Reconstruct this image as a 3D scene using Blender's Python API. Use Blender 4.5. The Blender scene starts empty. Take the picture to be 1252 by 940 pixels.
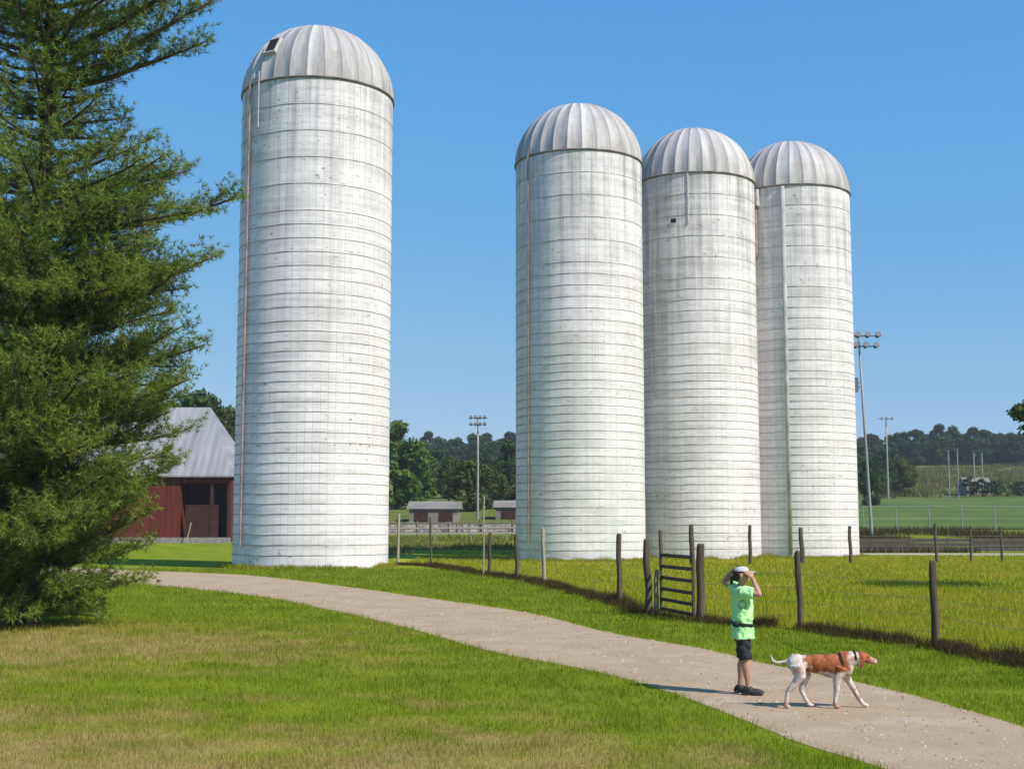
import bpy, bmesh, math, random
import numpy as np
from mathutils import Vector, Matrix, noise as mnoise
random.seed(7); rng = np.random.default_rng(11)
R_ = math.radians; PI = math.pi
S = bpy.context.scene; COL = S.collection

# ------------------------------------------------------------------ camera
F = 1600.0; CAMZ = 2.25; TP = 172/1600.0; P = math.atan(TP)
cd = bpy.data.cameras.new('camera'); cam = bpy.data.objects.new('camera', cd); COL.objects.link(cam)
cam.location = (0, 0, CAMZ); cam.rotation_euler = (PI/2 + P, 0, 0)
cd.sensor_width = 36; cd.lens = F/1252*36; cd.clip_end = 6000; cd.clip_start = .1
S.camera = cam
# ------------------------------------------------------------------ world + sun
SUN_AZ = Vector((0.78, -0.62)).normalized(); SUN_EL = R_(44)
w = bpy.data.worlds.new("World"); S.world = w; w.use_nodes = True
nt = w.node_tree; sky = nt.nodes.new('ShaderNodeTexSky'); sky.sky_type = 'NISHITA'; sky.sun_disc = False
sky.sun_elevation = SUN_EL; sky.sun_rotation = math.atan2(SUN_AZ.x, SUN_AZ.y)
sky.air_density = 1.0; sky.dust_density = 0.35; sky.ozone_density = 4.0; sky.altitude = 100
bg = nt.nodes['Background']; bg.inputs[1].default_value = 0.125
# deep, clear summer blue: per-channel response of the sky colour
_sep = nt.nodes.new('ShaderNodeSeparateColor'); _com = nt.nodes.new('ShaderNodeCombineColor'); nt.links.new(sky.outputs[0], _sep.inputs[0])
EXPO = 0.25
for _i, (_k, _p) in enumerate(((.64, .97), (.64, .45), (.79, .06))):
    _a = nt.nodes.new('ShaderNodeMath'); _a.operation = 'MULTIPLY'; _a.inputs[1].default_value = .125; nt.links.new(_sep.outputs[_i], _a.inputs[0])
    _b = nt.nodes.new('ShaderNodeMath'); _b.operation = 'POWER'; _b.inputs[1].default_value = _p; nt.links.new(_a.outputs[0], _b.inputs[0])
    _c = nt.nodes.new('ShaderNodeMath'); _c.operation = 'MULTIPLY'; _c.inputs[1].default_value = _k/.125/2**EXPO; nt.links.new(_b.outputs[0], _c.inputs[0])
    nt.links.new(_c.outputs[0], _com.inputs[_i])
nt.links.new(_com.outputs[0], bg.inputs[0])
sd = bpy.data.lights.new('sun', 'SUN'); sun = bpy.data.objects.new('sun', sd); COL.objects.link(sun)
sd.energy = 4.9; sd.angle = R_(0.55); sd.color = (1.0, 0.93, 0.86)
sdir = Vector((SUN_AZ.x*math.cos(SUN_EL), SUN_AZ.y*math.cos(SUN_EL), math.sin(SUN_EL)))
sun.rotation_euler = sdir.to_track_quat('Z', 'Y').to_euler(); sun.location = sdir*80
S.view_settings.view_transform = 'Standard'; S.view_settings.look = 'None'
S.view_settings.exposure = EXPO; S.view_settings.gamma = 1

# ------------------------------------------------------------------ helpers
def ray(px, py):
    x = (px-626)/F; u = (470-py)/F
    return Vector((x, math.cos(P) - u*math.sin(P), math.sin(P) + u*math.cos(P)))
def gp(px, py, z=0.0):
    d = ray(px, py); t = (z-CAMZ)/d.z
    return Vector((d.x*t, d.y*t, z))
def at(px, py, Y):
    d = ray(px, py); t = Y/d.y
    return Vector((d.x*t, Y, CAMZ + d.z*t))

TERR = np.array([(-60,0),(98,0),(112,.25),(130,1.5),(190,4.6),(260,8.0),(330,13),(450,22),(600,29),(1000,36),(2500,48),(5200,60)], float)
def terr(x, y):
    x = np.asarray(x, float); y = np.asarray(y, float)
    z = np.interp(y, TERR[:,0], TERR[:,1])
    a = np.clip((y-110)/200, 0, 1)
    return z + a*(1.1*np.sin(x*.021+1)*np.sin(y*.013) + .5*np.sin(x*.05+y*.03))

def mesh_np(name, V, Fc, mat, parent=None, smooth=False, loc=None):
    V = np.ascontiguousarray(V, dtype=np.float32); Fc = np.ascontiguousarray(Fc, dtype=np.int32)
    k = Fc.shape[1]; n = len(Fc)
    me = bpy.data.meshes.new(name); me.vertices.add(len(V)); me.vertices.foreach_set('co', V.ravel())
    me.loops.add(n*k); me.loops.foreach_set('vertex_index', Fc.ravel())
    me.polygons.add(n); me.polygons.foreach_set('loop_start', np.arange(0, n*k, k, dtype=np.int32))
    me.polygons.foreach_set('loop_total', np.full(n, k, dtype=np.int32))
    if smooth: me.polygons.foreach_set('use_smooth', np.ones(n, dtype=bool))
    me.update(calc_edges=True); me.validate()
    me.materials.append(mat)
    o = bpy.data.objects.new(name, me); COL.objects.link(o)
    if parent: o.parent = parent
    if loc is not None: o.location = loc
    return o

class MB:
    def __init__(s): s.v = []; s.f = []
    def add(s, vs, fs):
        b = len(s.v); s.v += [tuple(v) for v in vs]; s.f += [tuple(i+b for i in f) for f in fs]; return s
    def box(s, c, d, rz=0, M=None):
        x, y, z = d[0]/2, d[1]/2, d[2]/2
        vs = [Vector(p) for p in ((-x,-y,-z),(x,-y,-z),(x,y,-z),(-x,y,-z),(-x,-y,z),(x,-y,z),(x,y,z),(-x,y,z))]
        m = M if M is not None else Matrix.Rotation(rz, 3, 'Z')
        vs = [m @ v + Vector(c) for v in vs]
        return s.add(vs, [(0,3,2,1),(4,5,6,7),(0,1,5,4),(1,2,6,5),(2,3,7,6),(3,0,4,7)])
    def tube(s, pts, rad, n=8, cap=True, sx=1.0):
        pts = [Vector(p) for p in pts]; N = len(pts)
        if not hasattr(rad, '__len__'): rad = [rad]*N
        b = len(s.v); ref = None
        for i, p in enumerate(pts):
            t = (pts[min(i+1,N-1)] - pts[max(i-1,0)]).normalized()
            if ref is None: ref = Vector((0,0,1)) if abs(t.z) < .9 else Vector((1,0,0))
            a = (ref - t*ref.dot(t)).normalized(); c = t.cross(a); ref = a
            r = rad[i]
            for k in range(n):
                q = 2*PI*k/n; s.v.append(tuple(p + a*math.cos(q)*r + c*math.sin(q)*r*sx))
        for i in range(N-1):
            for k in range(n):
                k2 = (k+1) % n
                s.f.append((b+i*n+k, b+i*n+k2, b+(i+1)*n+k2, b+(i+1)*n+k))
        if cap:
            s.f.append(tuple(b+k for k in reversed(range(n)))); s.f.append(tuple(b+(N-1)*n+k for k in range(n)))
        return s
    def ell(s, c, r, M=None, n=14, m=8):
        c = Vector(c); vs = []
        M = M if M is not None else Matrix.Identity(3)
        vs.append(c + M @ Vector((0,0,-r[2])))
        for j in range(1, m):
            a = -PI/2 + PI*j/m
            for k in range(n):
                q = 2*PI*k/n; vs.append(c + M @ Vector((r[0]*math.cos(a)*math.cos(q), r[1]*math.cos(a)*math.sin(q), r[2]*math.sin(a))))
        vs.append(c + M @ Vector((0,0,r[2]))); fs = []
        for k in range(n): fs.append((0, 1+(k+1)%n, 1+k))
        for j in range(m-2):
            for k in range(n):
                a0 = 1+j*n+k; a1 = 1+j*n+(k+1)%n; fs.append((a0, a1, a1+n, a0+n))
        L = len(vs)-1
        for k in range(n): fs.append((L, 1+(m-2)*n+k, 1+(m-2)*n+(k+1)%n))
        return s.add(vs, fs)
    def loft(s, rings, n=18, cap=True):
        """rings: (cx,cy,cz,rx,ry[,tilt about y])"""
        b = len(s.v)
        for rg in rings:
            cx, cy, cz, rx, ry = rg[:5]; tl = rg[5] if len(rg) > 5 else 0
            for k in range(n):
                q = 2*PI*k/n; dx = rx*math.cos(q)
                s.v.append((cx+dx*math.cos(tl), cy+ry*math.sin(q), cz+dx*math.sin(tl)))
        for i in range(len(rings)-1):
            for k in range(n):
                k2 = (k+1) % n; s.f.append((b+i*n+k, b+i*n+k2, b+(i+1)*n+k2, b+(i+1)*n+k))
        if cap:
            s.f.append(tuple(b+k for k in reversed(range(n)))); s.f.append(tuple(b+(len(rings)-1)*n+k for k in range(n)))
        return s
    def build(s, name, mat, parent=None, smooth=False, loc=None):
        me = bpy.data.meshes.new(name); me.from_pydata(s.v, [], s.f); me.update()
        if smooth:
            for p in me.polygons: p.use_smooth = True
        me.materials.append(mat)
        o = bpy.data.objects.new(name, me); COL.objects.link(o)
        if parent: o.parent = parent
        if loc is not None: o.location = loc
        return o

def tag(o, label=None, cat=None, group=None, kind=None):
    if label: o['label'] = label
    if cat: o['category'] = cat
    if group: o['group'] = group
    if kind: o['kind'] = kind
    return o
def thing(name, loc, label, cat, group=None, rz=0):
    o = bpy.data.objects.new(name, None); COL.objects.link(o); o.location = loc; o.rotation_euler = (0,0,rz)
    o.empty_display_size = .3
    return tag(o, label, cat, group)
def dup(root, loc, rz=0, sc=None, label=None, group=None):
    r = root.copy(); COL.objects.link(r); r.location = loc; r.rotation_euler = (0,0,rz)
    if sc is not None: r.scale = (sc[0], sc[1], sc[2])
    if label: r['label'] = label
    if group: r['group'] = group
    for ch in list(root.children):
        c = ch.copy(); COL.objects.link(c); c.parent = r
        for g in list(ch.children):
            d = g.copy(); COL.objects.link(d); d.parent = c
    return r

# ------------------------------------------------------------------ material kit
class NT:
    def __init__(s, name, rough=.8, spec=.3, metal=0):
        s.m = bpy.data.materials.new(name); s.m.use_nodes = True; s.t = s.m.node_tree
        s.b = s.t.nodes['Principled BSDF']; s.b.inputs['Roughness'].default_value = rough
        s.b.inputs['Specular IOR Level'].default_value = spec; s.b.inputs['Metallic'].default_value = metal
    def n(s, typ, **kw):
        nd = s.t.nodes.new(typ)
        for k, v in kw.items():
            if k.startswith('i_'): nd.inputs[k[2:].replace('_',' ')].default_value = v
            else: setattr(nd, k, v)
        return nd
    def l(s, a, b): s.t.links.new(a, b)
    def math(s, op, a, b=None, c=None):
        nd = s.t.nodes.new('ShaderNodeMath'); nd.operation = op
        for i, v in enumerate((a, b, c)):
            if v is None: continue
            if isinstance(v, (int, float)): nd.inputs[i].default_value = v
            else: s.l(v, nd.inputs[i])
        return nd.outputs[0]
    def noise(s, vec, scale, detail=4, rough=.55, w=None):
        nd = s.t.nodes.new('ShaderNodeTexNoise'); nd.inputs['Scale'].default_value = scale
        nd.inputs['Detail'].default_value = detail; nd.inputs['Roughness'].default_value = rough
        if vec is not None: s.l(vec, nd.inputs['Vector'])
        if w is not None:
            nd.noise_dimensions = '4D'; s.l(w, nd.inputs['W'])
        return nd.outputs['Fac']
    def ramp(s, fac, stops):
        nd = s.t.nodes.new('ShaderNodeValToRGB'); e = nd.color_ramp.elements
        while len(e) < len(stops): e.new(.5)
        for i, (p, c) in enumerate(stops):
            e[i].position = p
            e[i].color = (*c, 1) if hasattr(c, '__len__') else (c, c, c, 1)
        s.l(fac, nd.inputs[0]); return nd.outputs[0]
    def mix(s, fac, a, b, mode='MIX'):
        nd = s.t.nodes.new('ShaderNodeMix'); nd.data_type = 'RGBA'; nd.blend_type = mode
        for i, v in ((0, fac), (6, a), (7, b)):
            if isinstance(v, (int, float)): nd.inputs[i].default_value = v
            elif isinstance(v, tuple): nd.inputs[i].default_value = (*v, 1)
            else: s.l(v, nd.inputs[i])
        return nd.outputs[2]
    def mapr(s, v, a, b, c=0., d=1.):
        nd = s.t.nodes.new('ShaderNodeMapRange'); s.l(v, nd.inputs[0])
        for i, q in enumerate((a, b, c, d)): nd.inputs[i+1].default_value = q
        return nd.outputs[0]
    def scalev(s, vec, sc):
        nd = s.t.nodes.new('ShaderNodeVectorMath'); nd.operation = 'MULTIPLY'; s.l(vec, nd.inputs[0]); nd.inputs[1].default_value = sc
        return nd.outputs[0]
    def col(s, c):
        if isinstance(c, tuple): s.b.inputs['Base Color'].default_value = (*c, 1)
        else: s.l(c, s.b.inputs['Base Color'])
        return s
    def bump(s, h, strength=.3, dist=.02):
        nd = s.t.nodes.new('ShaderNodeBump'); nd.inputs['Strength'].default_value = strength; nd.inputs['Distance'].default_value = dist
        s.l(h, nd.inputs['Height']); s.l(nd.outputs[0], s.b.inputs['Normal']); return s
    @property
    def obj(s): return s.t.nodes.new('ShaderNodeTexCoord').outputs['Object']
    @property
    def pos(s): return s.t.nodes.new('ShaderNodeNewGeometry').outputs['Position']
    @property
    def rnd(s): return s.t.nodes.new('ShaderNodeObjectInfo').outputs['Random']
    @property
    def isl(s): return s.t.nodes.new('ShaderNodeNewGeometry').outputs['Random Per Island']
    def xyz(s, v):
        nd = s.t.nodes.new('ShaderNodeSeparateXYZ'); s.l(v, nd.inputs[0]); return nd.outputs
    def comb(s, x, y, z=0.):
        nd = s.t.nodes.new('ShaderNodeCombineXYZ')
        for i, v in enumerate((x, y, z)):
            if isinstance(v, (int, float)): nd.inputs[i].default_value = v
            else: s.l(v, nd.inputs[i])
        return nd.outputs[0]

def plain(name, c, rough=.7, var=.25, scale=6, metal=0, spec=.3):
    m = NT(name, rough, spec, metal); v = m.obj
    f = m.noise(v, scale, 5)
    c0 = tuple(x*(1-var) for x in c); c1 = tuple(min(1, x*(1+var)) for x in c)
    m.col(m.ramp(f, [(.3, c0), (.7, c1)])); m.bump(f, .15, .01); return m.m

def leafmat(name, dark, mid, light, transl=.3, nscale=.5):
    m = NT(name, .7, .12)
    f = m.noise(m.pos, nscale, 3)
    a = m.math('ADD', m.math('MULTIPLY', m.isl, .55), m.math('MULTIPLY', f, .6))
    c = m.ramp(a, [(.25, dark), (.55, mid), (.9, light)]); m.col(c)
    tr = m.n('ShaderNodeBsdfTranslucent'); m.l(c, tr.inputs[0])
    mx = m.n('ShaderNodeMixShader'); mx.inputs[0].default_value = transl
    out = m.t.nodes['Material Output']; m.l(m.b.outputs[0], mx.inputs[1]); m.l(tr.outputs[0], mx.inputs[2]); m.l(mx.outputs[0], out.inputs[0])
    return m.m

# ---- lawn colour shared by ground and blades
def lawn_color(m):
    p = m.pos
    big = m.noise(p, .22, 4); med = m.noise(p, 1.1, 4); x, y, z = m.xyz(p)
    # dry ground lies where the mower turns, towards the lower left of the lawn
    def blob(cx, cy, rx, ry):
        dx = m.math('DIVIDE', m.math('SUBTRACT', x, cx), rx); dy = m.math('DIVIDE', m.math('SUBTRACT', y, cy), ry)
        d = m.math('ADD', m.math('MULTIPLY', dx, dx), m.math('MULTIPLY', dy, dy))
        return m.math('SUBTRACT', 1, m.math('SQRT', d))
    b = m.math('MAXIMUM', blob(-4.6, 12.0, 5.0, 4.2), blob(-9.0, 24.5, 5.5, 4.5))
    b = m.math('MAXIMUM', b, blob(-.8, 13.0, 2.4, 1.6))
    gr = m.math('MAXIMUM', blob(-4.2, 18.5, 3.0, 1.1), blob(-2.4, 16.3, 1.5, 1.3))
    dry = m.math('ADD', m.math('MULTIPLY', b, .8), m.math('MULTIPLY', m.math('SUBTRACT', big, .5), 1.6))
    dry = m.math('ADD', dry, m.math('MULTIPLY', m.math('SUBTRACT', med, .5), 2.8))
    dry = m.math('SUBTRACT', dry, m.math('MULTIPLY', m.math('MAXIMUM', gr, 0), 1.6))
    dry = m.mapr(dry, -.42, .72)
    green = m.ramp(m.noise(p, .6, 5), [(.3, (.13,.185,.009)), (.7, (.225,.265,.018))])
    return m.mix(m.math('MULTIPLY', dry, .8), green, (.38,.26,.10)), p

def ground_mat():
    m = NT('lawn_ground', .95, .03); c, p = lawn_color(m)
    x, y, z = m.xyz(p)
    fine = m.noise(p, 14, 6, .7)
    c = m.mix(1.0, c, m.ramp(fine, [(.25, .62), (.75, 1.25)]), 'MULTIPLY')
    # beyond the yard: rough hay slopes
    n2 = m.noise(p, .035, 4); n3 = m.noise(p, .3, 4)
    far = m.mix(n2, (.10,.13,.022), (.17,.165,.045)); far = m.mix(m.math('MULTIPLY', n3, .5), far, (.085,.12,.022))
    c = m.mix(m.mapr(y, 115, 150), c, far)
    m.col(c); m.bump(fine, .6, .05); return m.m
def blade_mat(name, kind):
    m = NT(name, .85, .04)
    if kind == 'lawn':
        c, p = lawn_color(m)
        c = m.mix(1.0, c, m.ramp(m.isl, [(0, .6), (1, 1.5)]), 'MULTIPLY')
    elif kind == 'pasture':
        n = m.noise(m.pos, .35, 4)
        a = m.math('ADD', m.math('MULTIPLY', m.isl, .5), m.math('MULTIPLY', n, .5))
        c = m.ramp(a, [(.25, (.12,.175,.006)), (.42, (.235,.30,.008)), (.60, (.35,.36,.02)), (.74, (.42,.255,.06))])
    else:
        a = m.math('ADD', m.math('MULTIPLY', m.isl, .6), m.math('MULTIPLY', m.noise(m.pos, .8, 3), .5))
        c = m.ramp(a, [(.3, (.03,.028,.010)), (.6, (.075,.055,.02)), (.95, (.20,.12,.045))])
    m.col(c); tr = m.n('ShaderNodeBsdfTranslucent'); m.l(c, tr.inputs[0])
    mx = m.n('ShaderNodeMixShader'); mx.inputs[0].default_value = .35
    m.l(m.b.outputs[0], mx.inputs[1]); m.l(tr.outputs[0], mx.inputs[2]); m.l(mx.outputs[0], m.t.nodes['Material Output'].inputs[0])
    return m.m

# ------------------------------------------------------------------ ground
ys = np.concatenate([np.linspace(-60, 98, 12), np.linspace(104, 460, 70), np.linspace(480, 1000, 25), np.linspace(1100, 5200, 22)])
xs = np.concatenate([np.linspace(-3500, -320, 14), np.linspace(-300, 300, 90), np.linspace(320, 3500, 14)])
X, Y = np.meshgrid(xs, ys); Z = terr(X, Y)
V = np.stack([X.ravel(), Y.ravel(), Z.ravel()], 1); nx = len(xs); ny = len(ys)
I = (np.arange(ny-1)[:,None]*nx + np.arange(nx-1)[None,:]).ravel()
FQ = np.stack([I, I+1, I+nx+1, I+nx], 1)
tag(mesh_np('ground', V, FQ, ground_mat(), smooth=True), kind='structure')

def sheet(name, x0f, x1f, y0, y1, mat, lift, nxs=40, nys=60):
    yy = np.linspace(y0, y1, nys); v = []
    for y in yy:
        a, b = x0f(y), x1f(y)
        for x in np.linspace(a, b, nxs): v.append((x, y, float(np.interp(y, ys, [0]*len(ys)) if False else ground_z(x, y)) + lift))
    i = (np.arange(nys-1)[:,None]*nxs + np.arange(nxs-1)[None,:]).ravel()
    return mesh_np(name, np.array(v), np.stack([i, i+1, i+nxs+1, i+nxs], 1), mat, smooth=True)
def ground_z(x, y):
    """height of the ground mesh itself (bilinear on its grid)"""
    j = int(np.clip(np.searchsorted(ys, y)-1, 0, ny-2)); i = int(np.clip(np.searchsorted(xs, x)-1, 0, nx-2))
    fy = min(max((y-ys[j])/(ys[j+1]-ys[j]), 0), 1); fx = min(max((x-xs[i])/(xs[i+1]-xs[i]), 0), 1)
    return float((Z[j,i]*(1-fx)+Z[j,i+1]*fx)*(1-fy) + (Z[j+1,i]*(1-fx)+Z[j+1,i+1]*fx)*fy)

# front fence line (world)
FENCE = [gp(*p) for p in ((486,690),(527,692),(598,704),(632,708),(665,714),(757,738),(793,752),(856,760),(979,769),(1144,792))]
fy = np.array([p.y for p in FENCE] + [19.5, 8]); fx = np.array([p.x for p in FENCE] + [8.5, 10.5]); o_ = np.argsort(fy)
fyy, fxx = fy[o_], fx[o_]
def fence_x(y): return float(np.interp(y, fyy, fxx)) if y <= fyy[-1] else fxx[-1] - (y-fyy[-1])*.12
m = NT('pasture_ground', .95, .03); p = m.pos
a = m.math('ADD', m.math('MULTIPLY', m.noise(p, 7, 6, .7), .45), m.math('MULTIPLY', m.noise(p, .18, 4), .6))
m.col(m.ramp(a, [(.3, (.16,.22,.012)), (.5, (.27,.32,.018)), (.7, (.42,.30,.07))])); m.bump(m.noise(p, 9, 5), .6, .1)
PASTM = m.m
tag(sheet('pasture', lambda y: fence_x(y)+.1, lambda y: 75.0, 8, 97.5, PASTM, .004), kind='structure')
# gravel road beyond pasture, playing field
m = NT('gravel_road', .95, .1); m.col(m.ramp(m.noise(m.pos, 3, 5), [(.3, (.32,.28,.23)), (.7, (.48,.43,.36))]))
tag(sheet('road', lambda y: 27, lambda y: 140, 98.6, 102.5, m.m, .006, 120, 6), kind='structure')
m = NT('mown_turf', .95, .1); p = m.pos; x, y, z = m.xyz(p)
st = m.math('SINE', m.math('MULTIPLY', y, .55))
a = m.math('ADD', m.math('ADD', m.math('MULTIPLY', m.noise(p, .12, 4), .6), m.math('MULTIPLY', m.noise(m.scalev(p, (.03,.35,1)), 1, 4), .35)), m.math('MULTIPLY', st, .06))
m.col(m.ramp(a, [(.3, (.055,.095,.022)), (.5, (.085,.14,.026)), (.7, (.14,.17,.035))]))
tag(sheet('playing_field', lambda y: 36 + (y-132)*.07, lambda y: 190, 134, 255, m.m, .10, 60, 50), kind='structure')

# ------------------------------------------------------------------ path
UP = [(-260,690),(-60,691),(100,694),(160,697),(300,703),(430,718),(500,728),(640,748),(740,772),(859,793),(927,809),(1075,840),(1171,865),(1252,889),(1400,940),(1700,1060)]
LO = [(-300,699),(-60,703),(100,709),(150,712),(300,727),(400,745),(500,768),(600,796),(700,815),(780,834),(850,857),(914,882),(978,908),(1075,938),(1200,985),(1450,1085)]
def resample(pts, n):
    P3 = [gp(*p) for p in pts]; q = np.array([(a.x, a.y) for a in P3])
    # Catmull-Rom
    out = []
    for i in range(len(q)-1):
        p0 = q[max(i-1,0)]; p1 = q[i]; p2 = q[i+1]; p3 = q[min(i+2,len(q)-1)]
        for t in np.linspace(0, 1, 12, endpoint=False):
            out.append(.5*((2*p1)+(-p0+p2)*t+(2*p0-5*p1+4*p2-p3)*t*t+(-p0+3*p1-3*p2+p3)*t**3))
    out.append(q[-1]); out = np.array(out)
    d = np.concatenate([[0], np.cumsum(np.linalg.norm(np.diff(out, axis=0), axis=1))]); s = np.linspace(0, d[-1], n)
    return np.stack([np.interp(s, d, out[:,0]), np.interp(s, d, out[:,1])], 1)
NP = 260; U = resample(UP, NP); L = resample(LO, NP)
for k in range(NP):   # slightly ragged gravel edge
    U[k] += (.05*mnoise.noise((k*.9, 0, 3)), .07*mnoise.noise((k*.7, 5, 1))); L[k] += (.05*mnoise.noise((k*.9, 9, 3)), .06*mnoise.noise((k*.8, 2, 1)))
PATH_POLY = np.concatenate([U, L[::-1]])
v = []; K = 9
for k in range(NP):
    for j in range(K):
        q = U[k]*(1-j/(K-1)) + L[k]*(j/(K-1)); v.append((q[0], q[1], .009 - .004*(abs(j-(K-1)/2)/((K-1)/2))**4))
i = (np.arange(NP-1)[:,None]*K + np.arange(K-1)[None,:]).ravel()
m = NT('packed_stone_dust', .95, .12); p = m.pos
a = m.noise(p, .7, 4); b = m.noise(p, 30, 4, .7); g = m.noise(p, 150, 2)
c = m.ramp(a, [(.3, (.315,.225,.125)), (.7, (.425,.315,.19))])
st = m.noise(p, 2.3, 5, .65); c = m.mix(m.mapr(st, .55, .72), c, (.25,.20,.15)); pl_ = m.noise(p, 1.2, 3); c = m.mix(m.math('MULTIPLY', m.mapr(pl_, .55, .7), .5), c, (.56,.46,.36))
c = m.mix(1.0, c, m.ramp(b, [(.3, .74), (.7, 1.14)]), 'MULTIPLY'); c = m.mix(.4, c, m.ramp(g, [(.35, (.22,.155,.10)), (.6, (.56,.42,.29))]))
m.col(c); m.bump(b, .5, .02)
tag(mesh_np('path', np.array(v), np.stack([i, i+K, i+K+1, i+1], 1), m.m, smooth=True), kind='structure')

def in_poly(px, py, poly):
    ins = np.zeros(len(px), bool); n = len(poly); j = n-1
    for i in range(n):
        xi, yi = poly[i]; xj, yj = poly[j]
        if yi != yj:
            c = ((yi > py) != (yj > py)) & (px < (xj-xi)*(py-yi)/(yj-yi)+xi); ins ^= c
        j = i
    return ins

# ------------------------------------------------------------------ grass blades
def blades(name, x, y, h, wd, mat, lean=.5, z0=0):
    n = len(x); a = rng.uniform(0, 2*PI, n); dx = np.cos(a)*wd/2; dy = np.sin(a)*wd/2
    b = rng.uniform(0, 2*PI, n); lx = np.cos(b)*h*rng.uniform(.1, 1, n)*lean; ly = np.sin(b)*h*rng.uniform(.1, 1, n)*lean
    z = np.full(n, z0, float) if np.isscalar(z0) else z0
    V = np.empty((n, 3, 3)); V[:,0] = np.stack([x-dx, y-dy, z-.01], 1); V[:,1] = np.stack([x+dx, y+dy, z-.01], 1); V[:,2] = np.stack([x+lx, y+ly, z+h], 1)
    return mesh_np(name, V.reshape(-1,3), np.arange(3*n).reshape(-1,3), mat)
def scatter(n, d0, d1, ang=.42, pw=1.0):
    """random points in a fan; density falls with distance"""
    u = rng.uniform(0, 1, n); D = d0*(d1/d0)**(u**pw); t = rng.uniform(-ang, ang, n)
    return D*t, D
x, y = scatter(430000, 10.5, 68, .43, .85)
fxv = np.interp(y, fyy, fxx); ok = (~in_poly(x+rng.normal(0,.07,len(x)), y+rng.normal(0,.06,len(x)), PATH_POLY)) & ((x < fxv+.2) | (y > 75))
x, y = x[ok], y[ok]
cl = np.array([mnoise.noise((a*1.3, b*1.3, 0)) for a, b in zip(x[::1], y[::1])])
h = (.035 + .03*rng.random(len(x)) + .035*cl)*(1+(y-11)/45); h *= np.where(rng.random(len(x)) < .05, 1.9, 1.0); h = np.clip(h, .02, .18)
tag(blades('grass', x, y, h, .006*(y/11)**.9, blade_mat('lawn_blades', 'lawn'), .7), 'short mown lawn grass with dry tan patches beside the path', 'grass', kind='stuff')
# pasture
x, y = scatter(330000, 19, 100, .47, .9)
fxv = np.interp(y, fyy, fxx); ok = (x > fxv+.25) & (y < 97)
x, y = x[ok], y[ok]
cl = np.array([mnoise.noise((a*.5, b*.5, 4)) for a, b in zip(x, y)])
h = .09 + .11*rng.random(len(x)) + .12*np.clip(cl, 0, 1)
tag(blades('meadow_grass', x, y, h, .014*(y/25)**.9, blade_mat('pasture_blades', 'pasture'), .7), 'tall yellow green meadow grass inside the fenced pasture', 'grass', kind='stuff')
# dark weeds under the fence
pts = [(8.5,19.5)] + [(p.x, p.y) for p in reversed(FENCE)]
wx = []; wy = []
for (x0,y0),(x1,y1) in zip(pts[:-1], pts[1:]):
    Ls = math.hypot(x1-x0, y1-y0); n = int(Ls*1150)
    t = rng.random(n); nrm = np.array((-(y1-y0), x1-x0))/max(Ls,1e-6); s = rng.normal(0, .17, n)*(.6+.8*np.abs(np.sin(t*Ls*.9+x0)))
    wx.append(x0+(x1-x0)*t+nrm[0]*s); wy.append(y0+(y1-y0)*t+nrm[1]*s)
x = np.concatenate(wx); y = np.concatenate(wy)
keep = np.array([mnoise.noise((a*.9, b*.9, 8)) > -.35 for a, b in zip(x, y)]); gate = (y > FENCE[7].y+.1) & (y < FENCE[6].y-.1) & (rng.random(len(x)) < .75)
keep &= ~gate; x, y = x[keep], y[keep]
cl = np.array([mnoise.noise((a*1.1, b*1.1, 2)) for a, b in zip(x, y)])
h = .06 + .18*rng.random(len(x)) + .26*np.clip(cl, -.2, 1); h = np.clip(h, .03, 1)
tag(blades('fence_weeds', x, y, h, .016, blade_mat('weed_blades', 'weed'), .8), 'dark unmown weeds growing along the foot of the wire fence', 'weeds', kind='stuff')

# loose grit and bits of leaf on the path
n = 1500; x, y = scatter(n*6, 10.5, 50, .43, .9); ok = in_poly(x, y, PATH_POLY); x, y = x[ok][:n], y[ok][:n]; n = len(x)
sz = rng.uniform(.006, .022, n)*(y/14)**.5; ang = rng.uniform(0, 6.28, n); q = np.array([(1,0,0),(-.5,.87,0),(-.5,-.87,0),(0,0,.9)])
rot = np.stack([np.cos(ang), -np.sin(ang), np.sin(ang), np.cos(ang)], 1).reshape(n,2,2)
xy = np.einsum('nij,kj->nki', rot, q[:,:2])*sz[:,None,None] + np.stack([x,y],1)[:,None,:]; zz = q[None,:,2]*sz[:,None]+.009
V = np.concatenate([xy, zz[:,:,None]], 2).reshape(-1,3); Fq = (np.arange(n)[:,None,None]*4 + np.array([(0,1,3),(1,2,3),(2,0,3)])[None]).reshape(-1,3)
m = NT('grit', .9, .1); m.col(m.ramp(m.isl, [(.1, (.20,.15,.10)), (.5, (.38,.29,.2)), (.9, (.52,.43,.33))]))
tag(mesh_np('grit', V, Fq, m.m), 'loose grit and leaf bits scattered on the tan path', 'grit', kind='stuff')

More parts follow.
